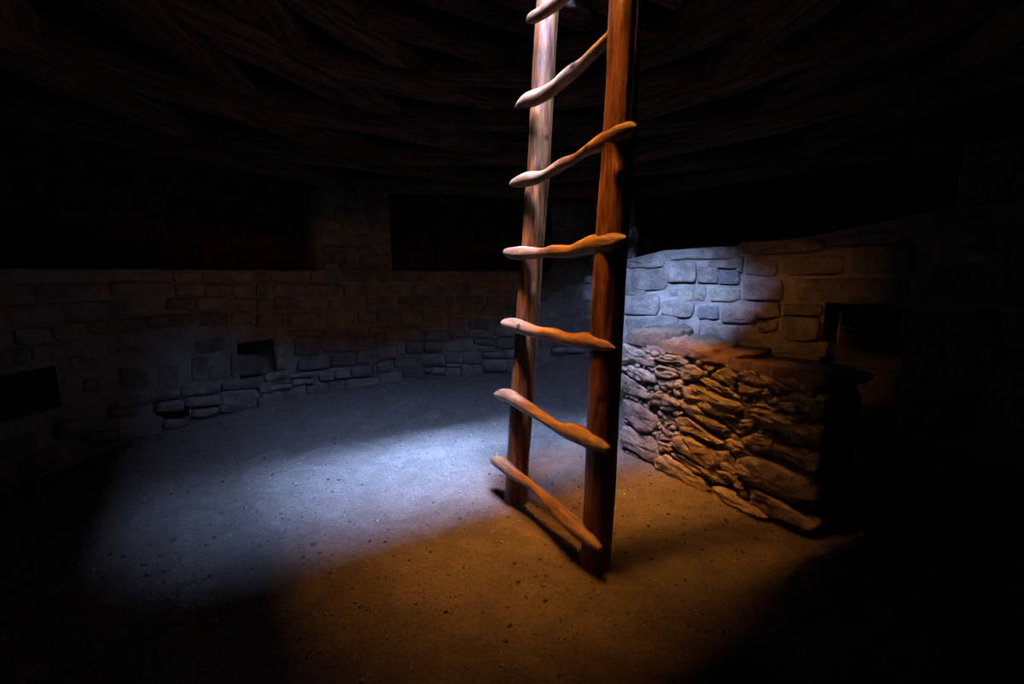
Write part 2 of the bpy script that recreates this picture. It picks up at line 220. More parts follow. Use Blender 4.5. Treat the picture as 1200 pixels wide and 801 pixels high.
STONES = [[[[-26.28,0.985],[-22.64,0.984],[-22.69,0.914],[-26.34,0.915]],0],[[[-22.5,0.975],[-19.8,0.975],[-19.84,0.901],[-22.55,0.902]],2],[[[-19.22,0.984],[-15.05,0.984],[-15.08,0.908],[-19.27,0.909]],2],[[[-14.88,1.026],[-10.23,1.026],[-10.25,0.947],[-14.92,0.948]],0],[[[-9.94,1.008],[-6.43,1.008],[-6.44,0.929],[-9.96,0.929]],0],[[[-6.28,1.033],[-2.9,1.033],[-2.9,0.947],[-6.29,0.947]],0],[[[-32.82,1.008],[-29.85,1.008],[-29.93,0.916],[-32.92,0.918]],0],[[[-29.58,1.002],[-26.69,1.002],[-26.75,0.927],[-29.65,0.928]],0],[[[-32.94,0.895],[-30.78,0.894],[-30.86,0.808],[-33.03,0.81]],0],[[[-30.1,0.882],[-27.07,0.88],[-27.12,0.816],[-30.16,0.819]],2],[[[-26.77,0.898],[-19.7,0.895],[-19.76,0.805],[-26.85,0.81]],0],[[[-19.56,0.889],[-17.69,0.888],[-17.74,0.806],[-19.61,0.807]],0],[[[-17.54,0.9],[-11.58,0.899],[-11.61,0.806],[-17.59,0.809]],0],[[[-11.28,0.929],[-4.37,0.928],[-4.38,0.848],[-11.3,0.849]],3],[[[-8.81,0.846],[-4.67,0.846],[-4.68,0.796],[-8.82,0.797]],3],[[[-4.23,0.898],[-2.37,0.897],[-2.37,0.798],[-4.23,0.798]],0],[[[-33.05,0.793],[-28.4,0.788],[-28.48,0.694],[-33.15,0.702]],0],[[[-28.11,0.799],[-21.77,0.794],[-21.83,0.704],[-28.19,0.712]],0],[[[-21.49,0.794],[-15.86,0.79],[-15.9,0.692],[-21.55,0.698]],0],[[[-15.57,0.79],[-8.82,0.787],[-8.84,0.698],[-15.61,0.702]],0],[[[-8.38,0.781],[-2.46,0.78],[-2.46,0.701],[-8.39,0.702]],0],[[[-33.16,0.69],[-28.21,0.682],[-28.33,0.547],[-33.3,0.558]],0],[[[-27.92,0.694],[-22.56,0.687],[-22.66,0.536],[-28.05,0.546]],0],[[[-22.27,0.686],[-17.8,0.682],[-17.89,0.522],[-22.38,0.529]],0],[[[-17.37,0.681],[-15.91,0.68],[-15.95,0.594],[-17.41,0.595]],0],[[[-15.76,0.68],[-10.03,0.676],[-10.05,0.588],[-15.8,0.593]],0],[[[-9.73,0.682],[-4.09,0.68],[-4.1,0.585],[-9.75,0.588]],0],[[[-3.8,0.686],[-1.42,0.686],[-1.41,0.591],[-3.8,0.592]],0],[[[-33.32,0.541],[-31.13,0.535],[-31.2,0.465],[-33.39,0.472]],0],[[[-30.85,0.541],[-22.67,0.523],[-22.7,0.487],[-30.88,0.506]],0],[[[-22.39,0.519],[-18.62,0.513],[-18.65,0.467],[-22.42,0.474]],0],[[[-17.28,0.573],[-13.02,0.568],[-13.06,0.459],[-17.33,0.465]],0],[[[-12.66,0.572],[-7.38,0.568],[-7.4,0.473],[-12.69,0.478]],0],[[[-7.23,0.58],[-4.4,0.579],[-4.4,0.497],[-7.24,0.498]],0],[[[-30.61,0.499],[-22.99,0.481],[-23.07,0.365],[-30.72,0.387]],0],[[[-33.4,0.466],[-30.93,0.459],[-31.03,0.352],[-33.51,0.361]],0],[[[-22.86,0.463],[-16.75,0.452],[-16.79,0.358],[-22.92,0.371]],0],[[[-16.45,0.451],[-13.36,0.447],[-13.38,0.384],[-16.48,0.389]],0],[[[-12.76,0.465],[-7.25,0.46],[-7.26,0.371],[-12.79,0.377]],0],[[[-6.64,0.498],[-1.71,0.496],[-1.71,0.388],[-6.66,0.39]],0],[[[-33.51,0.361],[-29.07,0.346],[-29.19,0.214],[-33.65,0.232]],0],[[[-28.92,0.357],[-27.23,0.352],[-27.32,0.249],[-29.02,0.255]],0],[[[-27.08,0.364],[-23.08,0.353],[-23.15,0.242],[-27.17,0.255]],0],[[[-22.93,0.362],[-18.56,0.353],[-18.62,0.249],[-23.0,0.26]],0],[[[-17.81,0.38],[-11.6,0.371],[-11.64,0.236],[-17.88,0.247]],0],[[[-11.45,0.37],[-6.36,0.366],[-6.37,0.304],[-11.47,0.309]],0],[[[-10.57,0.303],[-6.52,0.299],[-6.53,0.236],[-10.59,0.241]],2],[[[-6.06,0.383],[-1.71,0.382],[-1.7,0.259],[-6.08,0.262]],0],[[[-33.67,0.209],[-30.19,0.205],[-30.29,0.102],[-33.78,0.108]],0],[[[-29.74,0.233],[-23.9,0.213],[-23.98,0.101],[-29.84,0.125]],0],[[[-23.73,0.243],[-18.33,0.229],[-18.39,0.115],[-23.81,0.132]],0],[[[-18.18,0.247],[-14.33,0.239],[-14.37,0.131],[-18.23,0.14]],0],[[[-14.03,0.233],[-9.54,0.226],[-9.57,0.116],[-14.07,0.124]],0],[[[-9.48,0.242],[-4.27,0.238],[-4.27,0.169],[-9.49,0.174]],0],[[[-4.12,0.251],[-1.7,0.25],[-1.7,0.155],[-4.12,0.156]],0],[[[-32.94,0.111],[-28.31,0.094],[-28.42,-0.036],[-33.07,-0.016]],0],[[[-28.0,0.115],[-22.96,0.095],[-23.03,-0.002],[-28.09,0.019]],0],[[[-22.81,0.103],[-21.35,0.099],[-21.38,0.048],[-22.85,0.053]],0],[[[-21.2,0.114],[-18.4,0.106],[-18.44,0.033],[-21.24,0.041]],0],[[[-18.32,0.092],[-14.84,0.083],[-14.88,-0.009],[-18.37,0.0]],0],[[[-18.09,0.136],[-14.67,0.128],[-14.69,0.089],[-18.11,0.098]],0],[[[-14.53,0.115],[-9.57,0.106],[-9.6,-0.001],[-14.57,0.009]],0],[[[-9.32,0.161],[-3.22,0.156],[-3.22,0.025],[-9.35,0.032]],0],[[[-24.18,0.022],[-18.59,0.02],[-18.61,-0.013],[-24.21,-0.01]],0],[[[-28.24,0.001],[-24.35,-0.004],[-24.36,-0.028],[-28.27,-0.023]],0],[[[-55.7,1.011],[-53.36,1.011],[-53.51,0.93],[-55.85,0.931]],0],[[[-53.19,1.016],[-46.46,1.017],[-46.59,0.935],[-53.34,0.939]],0],[[[-45.99,1.007],[-41.16,1.007],[-41.27,0.922],[-46.12,0.925]],0],[[[-40.65,1.007],[-37.31,1.007],[-37.41,0.92],[-40.77,0.922]],0],[[[-37.18,1.007],[-33.35,1.008],[-33.44,0.923],[-37.28,0.925]],0],[[[-55.87,0.922],[-53.64,0.92],[-53.84,0.814],[-56.07,0.818]],0],[[[-52.95,0.924],[-47.22,0.92],[-47.38,0.818],[-53.13,0.827]],0],[[[-46.99,0.915],[-40.14,0.91],[-40.29,0.802],[-47.15,0.812]],0],[[[-39.52,0.899],[-34.27,0.896],[-34.37,0.806],[-39.63,0.812]],0],[[[-56.09,0.808],[-53.18,0.803],[-53.36,0.705],[-56.28,0.714]],0],[[[-53.04,0.817],[-48.84,0.81],[-49.01,0.708],[-53.21,0.719]],0],[[[-48.62,0.794],[-43.11,0.785],[-43.25,0.689],[-48.78,0.703]],0],[[[-42.85,0.79],[-35.87,0.78],[-35.99,0.679],[-42.99,0.694]],0],[[[-35.32,0.796],[-31.27,0.791],[-31.38,0.687],[-35.43,0.695]],0],[[[-56.29,0.704],[-50.83,0.688],[-51.04,0.567],[-56.52,0.59]],0],[[[-50.69,0.696],[-43.89,0.678],[-44.09,0.546],[-50.91,0.572]],0],[[[-43.26,0.684],[-37.46,0.67],[-37.63,0.53],[-43.45,0.549]],0],[[[-37.05,0.681],[-33.3,0.673],[-33.44,0.541],[-37.2,0.552]],0],[[[-50.82,0.556],[-44.49,0.531],[-44.56,0.48],[-50.9,0.507]],0],[[[-44.35,0.539],[-41.81,0.531],[-41.89,0.473],[-44.43,0.483]],0],[[[-41.68,0.532],[-37.51,0.519],[-37.58,0.457],[-41.76,0.472]],0],[[[-37.36,0.53],[-35.09,0.523],[-35.15,0.466],[-37.43,0.473]],0],[[[-34.81,0.534],[-30.99,0.523],[-31.06,0.453],[-34.88,0.465]],0],[[[-49.72,0.495],[-45.08,0.474],[-45.32,0.313],[-49.98,0.34]],0],[[[-44.83,0.473],[-37.73,0.446],[-37.88,0.321],[-45.0,0.355]],0],[[[-37.58,0.462],[-33.54,0.449],[-33.65,0.344],[-37.7,0.36]],0],[[[-60.39,1.01],[-55.87,1.011],[-56.03,0.931],[-60.55,0.935]],0],[[[-64.43,1.006],[-60.6,1.006],[-60.76,0.935],[-64.58,0.938]],0],[[[-59.73,0.925],[-56.04,0.922],[-56.24,0.823],[-59.94,0.83]],0],[[[-64.21,0.929],[-59.94,0.925],[-60.14,0.835],[-64.41,0.843]],0],[[[-61.41,0.824],[-56.3,0.814],[-56.49,0.719],[-61.61,0.734]],0],[[[-65.61,0.835],[-61.61,0.827],[-61.8,0.739],[-65.81,0.752]],0],[[[-60.59,0.722],[-56.46,0.709],[-56.64,0.619],[-60.77,0.636]],0],[[[-65.44,0.74],[-60.79,0.725],[-61.0,0.628],[-65.66,0.648]],0],[[[-68.79,0.933],[-64.41,0.929],[-64.61,0.843],[-68.99,0.852]],0],[[[-70.11,0.845],[-65.8,0.835],[-66.0,0.754],[-70.31,0.768]],0],[[[-68.98,1.004],[-64.63,1.004],[-64.78,0.938],[-69.14,0.941]],0],[[[-49.54,0.315],[-43.3,0.292],[-43.44,0.196],[-49.69,0.223]],0],[[[-43.01,0.319],[-38.03,0.306],[-38.17,0.196],[-43.16,0.214]],0],[[[-37.73,0.333],[-34.77,0.32],[-34.92,0.192],[-37.89,0.207]],0],[[[-34.61,0.343],[-33.52,0.339],[-33.63,0.233],[-34.73,0.238]],0],[[[-51.43,0.202],[-46.01,0.188],[-46.06,0.157],[-51.48,0.173]],0],[[[-45.76,0.186],[-42.71,0.166],[-42.81,0.088],[-45.88,0.11]],0],[[[-42.56,0.177],[-39.42,0.158],[-39.52,0.084],[-42.66,0.104]],0],[[[-39.13,0.179],[-34.68,0.156],[-34.77,0.073],[-39.23,0.099]],0],[[[-34.5,0.199],[-31.03,0.198],[-31.13,0.093],[-34.61,0.096]],0],[[[-57.16,0.146],[-51.1,0.139],[-51.18,0.091],[-57.25,0.102]],0],[[[-50.95,0.169],[-48.32,0.155],[-48.42,0.097],[-51.05,0.112]],0],[[[-48.28,0.149],[-46.47,0.136],[-46.56,0.076],[-48.38,0.09]],0],[[[-43.84,0.101],[-40.46,0.078],[-40.58,-0.019],[-43.97,0.006]],0],[[[-40.17,0.092],[-33.12,0.058],[-33.22,-0.036],[-40.29,0.002]],0],[[[-57.53,0.075],[-48.51,0.043],[-48.67,-0.057],[-57.71,-0.016]],0],[[[-48.31,0.086],[-44.02,0.063],[-44.13,-0.011],[-48.42,0.015]],0],[[[-49.58,-0.009],[-46.07,-0.016],[-46.16,-0.075],[-49.68,-0.066]],0],[[[-45.82,-0.022],[-40.88,-0.04],[-40.95,-0.098],[-45.91,-0.079]],0],[[[-53.73,-0.011],[-49.73,-0.022],[-49.84,-0.087],[-53.84,-0.073]],0],[[[-69.62,0.27],[-63.25,0.238],[-63.4,0.167],[-69.79,0.205]],0],[[[-63.13,0.241],[-56.01,0.219],[-56.15,0.146],[-63.28,0.173]],0],[[[-55.86,0.241],[-51.63,0.237],[-51.75,0.172],[-55.98,0.179]],0],[[[-73.43,0.282],[-69.75,0.26],[-69.89,0.202],[-73.58,0.227]],0],[[[-73.63,0.209],[-69.55,0.185],[-69.72,0.116],[-73.81,0.143]],0],[[[-69.14,0.192],[-63.66,0.149],[-63.82,0.077],[-69.31,0.126]],0],[[[-63.38,0.177],[-57.43,0.136],[-57.66,0.02],[-63.62,0.069]],0],[[[-57.07,0.184],[-53.89,0.171],[-54.05,0.084],[-57.23,0.1]],0],[[[-68.34,0.101],[-64.15,0.07],[-64.29,0.007],[-68.49,0.041]],0],[[[-64.03,0.077],[-57.06,0.033],[-57.18,-0.025],[-64.15,0.024]],0],[[[-68.56,0.026],[-64.55,-0.012],[-64.62,-0.045],[-68.64,-0.006]],0],[[[-64.18,0.009],[-57.08,-0.033],[-57.21,-0.102],[-64.32,-0.054]],0],[[[-56.78,0.094],[-52.87,0.08],[-53.13,-0.063],[-57.05,-0.043]],0],[[[-72.84,0.089],[-68.9,0.051],[-69.08,-0.022],[-73.03,0.02]],0],[[[-64.95,0.357],[-61.87,0.333],[-62.05,0.25],[-65.13,0.278]],2],[[[-53.3,0.432],[-51.43,0.422],[-51.75,0.238],[-53.63,0.251]],0],[[[-61.25,0.422],[-60.19,0.415],[-60.55,0.247],[-61.61,0.256]],0],[[[-67.53,0.448],[-64.98,0.429],[-65.35,0.271],[-67.91,0.294]],0],[[[-72.47,0.435],[-69.37,0.41],[-69.72,0.269],[-72.83,0.3]],0],[[[-78.65,0.285],[-76.05,0.273],[-76.18,0.226],[-78.79,0.24]],0],[[[-75.85,0.281],[-69.79,0.251],[-69.94,0.19],[-76.01,0.226]],0],[[[-79.92,0.248],[-76.12,0.219],[-76.29,0.156],[-80.09,0.19]],0],[[[-79.13,0.126],[-74.33,0.091],[-74.56,0.006],[-79.36,0.046]],0],[[[-82.78,0.148],[-79.14,0.12],[-79.33,0.057],[-82.97,0.089]],0],[[[-86.45,0.263],[-82.68,0.229],[-82.97,0.137],[-86.74,0.178]],0],[[[-82.16,0.442],[-80.35,0.424],[-80.58,0.347],[-82.4,0.367]],0],[[[-77.79,0.579],[-74.48,0.556],[-74.57,0.524],[-77.88,0.548]],2],[[[-77.63,0.466],[-73.93,0.434],[-74.3,0.302],[-77.99,0.341]],0],[[[-83.55,0.571],[-80.45,0.547],[-80.68,0.471],[-83.78,0.499]],0],[[[23.32,1.12],[31.48,1.129],[31.57,1.052],[23.39,1.04]],0],[[[31.62,1.211],[45.73,1.206],[45.88,1.119],[31.73,1.115]],0],[[[24.42,1.039],[32.15,1.038],[32.37,0.847],[24.6,0.841]],0],[[[30.92,1.106],[37.93,1.102],[38.18,0.921],[31.13,0.918]],0],[[[38.12,1.057],[42.36,1.055],[42.58,0.917],[38.32,0.914]],0],[[[40.15,1.107],[46.14,1.102],[46.24,1.04],[40.25,1.041]],0],[[[42.17,1.022],[46.27,1.022],[46.47,0.906],[42.36,0.903]],4],[[[45.44,1.137],[46.72,1.136],[46.93,1.009],[45.65,1.009]],0],[[[46.99,1.11],[52.85,1.104],[53.09,0.981],[47.22,0.98]],0],[[[46.82,0.955],[53.95,0.958],[54.28,0.792],[47.13,0.778]],0],[[[23.16,0.9],[27.79,0.902],[27.91,0.793],[23.26,0.789]],0],[[[32.25,0.861],[34.32,0.863],[34.4,0.8],[32.33,0.797]],0],[[[34.44,0.891],[37.65,0.893],[37.83,0.765],[34.61,0.76]],5],[[[37.74,0.9],[39.9,0.902],[40.09,0.769],[37.92,0.765]],5],[[[40.49,0.875],[46.51,0.881],[46.69,0.774],[40.66,0.763]],5],[[[22.89,0.811],[30.75,0.817],[30.96,0.625],[23.06,0.611]],0],[[[31.03,0.77],[37.83,0.765],[38.03,0.617],[31.21,0.616]],0],[[[38.68,0.722],[42.71,0.73],[42.89,0.616],[38.84,0.605]],4],[[[43.14,0.715],[49.67,0.73],[49.89,0.606],[43.34,0.584]],0],[[[49.65,0.77],[53.9,0.779],[54.12,0.664],[49.87,0.65]],0],[[[50.06,0.625],[53.63,0.638],[53.78,0.56],[50.2,0.545]],0],[[[23.59,0.609],[34.94,0.631],[35.15,0.459],[23.75,0.427]],0],[[[35.14,0.595],[39.32,0.606],[39.56,0.432],[35.37,0.417]],0],[[[40.17,0.56],[51.05,0.597],[51.45,0.382],[40.52,0.324]],0],[[[51.22,0.534],[57.42,0.562],[57.74,0.407],[51.53,0.369]],2],[[[16.75,0.738],[22.6,0.743],[22.75,0.562],[16.87,0.554]],0],[[[16.61,0.95],[22.6,0.951],[22.75,0.773],[16.73,0.769]],0],[[[16.14,1.13],[22.79,1.127],[22.93,0.966],[16.25,0.965]],0],[[[45.66,1.258],[59.98,1.245],[60.2,1.147],[45.85,1.145]],0],[[[60.45,1.253],[71.03,1.249],[71.2,1.185],[60.61,1.181]],0],[[[53.56,1.122],[63.2,1.122],[63.5,0.997],[53.83,0.983]],0],[[[64.1,1.182],[72.69,1.173],[73.15,1.005],[64.56,0.993]],0],[[[55.86,0.967],[72.43,0.973],[72.86,0.817],[56.25,0.775]],0],[[[54.31,0.77],[60.72,0.785],[60.91,0.701],[54.49,0.679]],0],[[[54.18,0.672],[60.55,0.694],[60.93,0.523],[54.54,0.489]],0],[[[57.36,0.495],[61.82,0.52],[62.07,0.408],[57.61,0.378]],0],[[[71.99,0.773],[77.43,0.791],[77.86,0.644],[72.43,0.614]],0],[[[72.79,0.602],[77.9,0.632],[78.34,0.485],[73.23,0.443]],0],[[[73.01,0.436],[80.01,0.495],[80.34,0.389],[73.34,0.318]],0],[[[73.26,0.31],[82.35,0.404],[82.68,0.3],[73.6,0.189]],0],[[[74.19,0.182],[82.33,0.284],[82.71,0.163],[74.58,0.044]],0],[[[77.85,0.793],[83.37,0.811],[83.79,0.683],[78.27,0.651]],0],[[[78.31,0.639],[83.83,0.672],[84.26,0.539],[78.75,0.493]],0],[[[3.78,0.799],[7.76,0.8],[7.79,0.726],[3.79,0.725]],0],[[[8.01,0.733],[13.65,0.735],[13.73,0.585],[8.06,0.581]],0],[[[13.87,0.895],[19.75,0.897],[19.87,0.733],[13.96,0.729]],0],[[[13.97,0.722],[19.88,0.727],[19.97,0.602],[14.04,0.595]],0],[[[8.8,0.573],[16.4,0.58],[16.5,0.429],[8.86,0.42]],0],[[[3.82,0.568],[8.58,0.57],[8.61,0.482],[3.84,0.479]],0],[[[3.87,0.351],[8.24,0.353],[8.26,0.281],[3.88,0.278]],0],[[[6.65,0.269],[10.37,0.273],[10.39,0.207],[6.67,0.203]],0],[[[10.69,0.276],[14.53,0.282],[14.56,0.228],[10.71,0.222]],0],[[[3.74,0.973],[7.86,0.973],[7.89,0.907],[3.75,0.907]],0],[[[8.18,0.98],[13.2,0.98],[13.24,0.914],[8.2,0.914]],0],[[[3.76,0.896],[9.16,0.897],[9.19,0.814],[3.77,0.813]],0],[[[9.47,0.901],[13.56,0.901],[13.64,0.749],[9.53,0.747]],0],[[[13.82,0.987],[18.46,0.987],[18.52,0.907],[13.87,0.905]],0],[[[16.88,0.578],[21.22,0.584],[21.32,0.451],[16.96,0.444]],0],[[[8.7,0.406],[16.35,0.416],[16.42,0.3],[8.75,0.289]],0],[[[16.97,0.43],[20.09,0.436],[20.19,0.301],[17.06,0.295]],0]]
KIND = {0: 'stone', 2: 'stone_tan', 3: 'stone_rust', 4: 'stone_grey', 5: 'stone_olive'}
def wall_stone(poly, m, depth, seed, parent, r0=R, hero=False):
    t0 = sum(p[0] for p in poly)/len(poly); k = rad(1)*r0
    q = [((t-t0)*k, z) for t, z in poly]
    cu = sum(p[0] for p in q)/len(q); cv = sum(p[1] for p in q)/len(q)
    w_ = max(p[0] for p in q)-min(p[0] for p in q); h_ = max(p[1] for p in q)-min(p[1] for p in q)
    fu = max(.7, 1 - .003/max(w_, .01)); fv = max(.7, 1 - .003/max(h_, .01))
    q = [(cu+(a-cu)*fu, cv+(b-cv)*fv) for a, b in q]
    pl = lambda u, v, w: W(t0 + u/k, v, w, r0)
    if hero: return stone(q, pl, m, parent, depth, rings=RUG, rounds=2, corner=.12, jit=.007, rough=.0075, seed=seed)
    return stone(q, pl, m, parent, depth, seed=seed, corner=.11, jit=.005, rough=.003)
boxes = [(a-.3, b+.3, c-.01, d+.01) for a, b, c, d, _ in HOLES.values()]
for i, (poly, c) in enumerate(STONES):
    t = sum(p[0] for p in poly)/4; z = sum(p[1] for p in poly)/4
    boxes.append((min(p[0] for p in poly), max(p[0] for p in poly), min(p[1] for p in poly), max(p[1] for p in poly)))
    right = t > 16
    low = z < .45
    d = random.uniform(.018, .04) if right or low else random.uniform(.008, .02)
    if -100 < t < -58 and z > .3: d = random.uniform(.010, .020)
    wall_stone(poly, KIND[c], d, i+1, wall_of(t), hero=right)
# courses carried on where the traced stones stop
def free(b):
    for a in boxes:
        if min(a[1], b[1]) - max(a[0], b[0]) > .25 and min(a[3], b[3]) - max(a[2], b[2]) > .012: return False
    return True
sd = 1000
for lo, hi in ((-100, 10), (10, 95)):
    z = .02
    while z < 1.34:
        ch = random.uniform(.075, .13)
        t = lo + random.uniform(0, 4)
        while t < hi:
            dt = random.uniform(3.5, 9)
            b = (t, t+dt, z, z+ch)
            if z+ch < htop(t+dt/2)+.01 and free(b):
                dz = .012
                poly = [(t, z+ch+random.uniform(-dz, 0)), (t+dt, z+ch+random.uniform(-dz, 0)), (t+dt, z+random.uniform(0, dz)), (t, z+random.uniform(0, dz))]
                dp = random.uniform(.010, .020) if t < -55 else random.uniform(.012, .03)
                wall_stone(poly, random.choice(['stone']*6 + ['stone_tan', 'stone_grey']), dp, sd, wall_of(t+dt/2)); sd += 1
                boxes.append(b)
            t += dt
        z += ch
# filling block set back in the niche
bl = [(-59.6, .40), (-54.9, .375), (-54.9, .215), (-59.6, .235)]
wall_stone(bl, 'stone', .03, 77, walls[0][2], r0=R+.09)

# ledge of the banquette and the recessed wall above it
V = []; F = []; nt = 240; nr = 8
for i in range(nt+1):
    t = -180 + 360*i/nt
    for k in range(nr+1):
        p = W(t, htop(t), -(ROUT-R+.04)*k/nr - .0)
        p.z += .012*fbm(p, 5, 3) - (.012 if k == 0 else 0); V.append(p)
for i in range(nt):
    for k in range(nr):
        a = i*(nr+1)+k; F.append((a, a+nr+1, a+nr+2, a+1))
tag(new_obj('trim_1', V, F, 'mortar'), 'mud plastered ledge on top of the stone bench', 'ledge', kind='structure')
wr = wall('wall_recess', -180, 180, 'dark recessed stone wall above the bench, under the roof logs', m='soot_shade', step=2, r0=ROUT, zb=.98, top=lambda t: 2.56, holes={})
z = 1.06
while z < 1.78:
    ch = random.uniform(.09, .15); t = -84
    while t < 92:
        dt = random.uniform(4, 8)
        if random.random() < .85:
            poly = [(t, z+ch), (t+dt, z+ch), (t+dt, z), (t, z)]
            wall_stone(poly, 'soot_shade', random.uniform(.01, .03), sd, wr, r0=ROUT); sd += 1
        t += dt
    z += ch

# ------------------------------------------------------------------ pilasters
def pilaster(tc, half, ztop, label, seed, stones=True):
    rs = random.Random(seed)
    root = empty('stone_pilaster', W(tc, htop(tc), .0)); tag(root, label, 'pilaster', 'stone pilasters carrying the roof')
    base = root.location.copy()
    V = []; F = []; z0 = htop(tc) - .05; r1 = R + .05
    nu, nv = 12, 16
    ths = [tc - half + 2*half*i/nu for i in range(nu+1)]
    cols = [(ths[0], -(ROUT-R+.02))] + [(t, -.05) for t in ths] + [(ths[-1], -(ROUT-R+.02))]
    for (t, w_) in cols:
        for k in range(nv+1):
            zz = z0 + (ztop-z0)*k/nv; p = W(t, zz, w_)
            V.append(W(t, zz, w_ + .012*fbm(p, 6, 3)) - base)
    for i in range(len(cols)-1):
        for k in range(nv):
            a = i*(nv+1)+k; F.append((a, a+nv+1, a+nv+2, a+1))
    F.append([i*(nv+1)+nv for i in range(len(cols))])
    new_obj('mortar_core', V, F, 'mortar', root)
    if not stones: return root
    z = z0 + .05; k = rad(1)*(R+.05)
    while z < ztop - .03:
        ch = min(rs.uniform(.055, .115), ztop - z); t = tc - half
        while t < tc + half - .5:
            dt = rs.uniform(2.0, 4.2)
            if tc + half - (t+dt) < 1.2: dt = tc + half - t
            poly = [((t-tc)*k+.005, z+ch-.006), ((t+dt-tc)*k-.005, z+ch-.006), ((t+dt-tc)*k-.005, z+.004), ((t-tc)*k+.005, z+.004)]
            o = stone(poly, lambda u, v, w: W(tc + u/k, v, w - .05), rs.choice(['stone', 'stone', 'stone_tan', 'stone_grey']), None, rs.uniform(.01, .03), seed=rs.randint(0, 9999), jit=.007)
            o.location = o.location - base; o.parent = root
            t += dt
        z += ch
    return root
pilaster(-36, 7, 1.70, 'square stone pilaster on the back bench, left of the ladder', 3)
pilaster(15.5, 9, 1.68, 'broad stone pilaster on the back bench, seen behind the ladder', 4)
pilaster(83, 7, 1.74, 'dark stone pilaster on the right bench, beyond the ventilator', 5)
pilaster(-96, 7, 1.70, 'dark stone pilaster on the bench at the far left', 6)

# ------------------------------------------------------------------ roof: cribbed logs, earth, hatch
V = []; F = []
def slab(n0, n1, s0, s1, z0, z1):
    b = len(V)
    for z in (z0, z1):
        for n_, s_ in ((n0, s0), (n1, s0), (n1, s1), (n0, s1)): V.append(ns(n_, s_, z))
    F.extend([(b, b+1, b+2, b+3), (b+4, b+5, b+6, b+7)] + [(b+i, b+(i+1) % 4, b+4+(i+1) % 4, b+4+i) for i in range(4)])
HN0, HN1, HS0, HS1 = .40, 1.14, 1.05, 1.65
slab(-2.2, HN0, -1.4, 5.0, 2.47, 2.6); slab(HN1, 4.5, -1.4, 5.0, 2.47, 2.6)
slab(HN0, HN1, -1.4, HS0, 2.47, 2.6); slab(HN0, HN1, HS1, 5.0, 2.47, 2.6)
ceil = new_obj('ceiling', V, F, 'earth', smooth=False); tag(ceil, 'dark log and earth roof with a square hatch above the ladder', 'ceiling', kind='structure')
def log_mesh(seed, rings=16, seg=10):
    V = []; F = []
    bx, by = [random.uniform(-.25, .25) for _ in range(2)], random.uniform(0, 6)
    for i in range(rings+1):
        x = -.5 + i/rings; rr = 1.0 + .10*nz((x*3, seed*3.1, 0), 1.7)
        if i in (0, rings): rr *= .86
        cy_ = .22*nz((x*1.6, seed*7.7, 1), 1.3); cz_ = .22*nz((x*1.6, seed*5.1, 2), 1.3)
        for k in range(seg):
            a = 2*math.pi*k/seg; q = rr*(1 + .10*nz((x*5, math.cos(a)*1.3+seed, math.sin(a)*1.3), 1.6))
            V.append((x, cy_ + q*math.cos(a), cz_ + q*math.sin(a)))
    for i in range(rings):
        for k in range(seg):
            F.append((i*seg+k, i*seg+(k+1) % seg, (i+1)*seg+(k+1) % seg, (i+1)*seg+k))
    F.append(tuple(range(seg))); F.append(tuple(rings*seg+k for k in range(seg)))
    return V, F
LOGS = []
for s in range(8):
    V, F = log_mesh(s); o = new_obj('log', V, F, 'log', ceil); LOGS.append(o.data); bpy.data.objects.remove(o)
def log(p, q, r, name='log', over=.12):
    p, q = Vector(p), Vector(q); d = q-p; L_ = d.length + 2*over
    o = bpy.data.objects.new(name, random.choice(LOGS)); COL.objects.link(o); o.parent = ceil
    o.location = (p+q)/2; o.scale = (L_, r, r)
    o.rotation_mode = 'QUATERNION'; o.rotation_quaternion = d.to_track_quat('X', 'Z')
    return o
rk = R + .12; zk = 1.755; th = -36.0
for k in range(8):
    for i in range(6):
        t0 = th + 60*i; t1 = t0 + 60
        for j in range(3 if k < 4 else 2):
            rr = rk + j*.125 - .02 + random.uniform(-.015, .015); r = random.uniform(.055, .078) if j else random.uniform(.07, .09)
            if rr > ROUT - .12: continue
            zz = zk + j*.028 + random.uniform(-.012, .012)
            p = Vector((CX + rr*math.sin(rad(t0)), CY + rr*math.cos(rad(t0)), zz)); q = Vector((CX + rr*math.sin(rad(t1)), CY + rr*math.cos(rad(t1)), zz))
            p.z += random.uniform(-.015, .015)
            log(p, q, r, over=.10)
    rk *= .885; zk += .083; th += 30
for i in range(12):                       # poles laid flat across the middle, either side of the hatch
    s_ = .55 + i*.21
    if HS0 - .08 < s_ < HS1 + .08:
        log(ns(-.45, s_, 2.43), ns(HN0 - .05, s_, 2.43), .06, over=0); log(ns(HN1 + .05, s_, 2.43), ns(2.1, s_, 2.43), .06, over=0)
    else: log(ns(-.45, s_, 2.43), ns(2.1, s_, 2.43), .06, over=0)
log(ns(.0, 1.86, 2.24), ns(1.53, 1.86, 2.24), .05, 'hatch_beam', 0); log(ns(.0, .92, 2.30), ns(1.42, .92, 2.30), .05, 'hatch_beam', 0)
log(ns(.33, .75, 2.38), ns(.33, 2.0, 2.38), .05, 'hatch_beam', 0); log(ns(1.22, .75, 2.38), ns(1.22, 2.0, 2.38), .05, 'hatch_beam', 0)

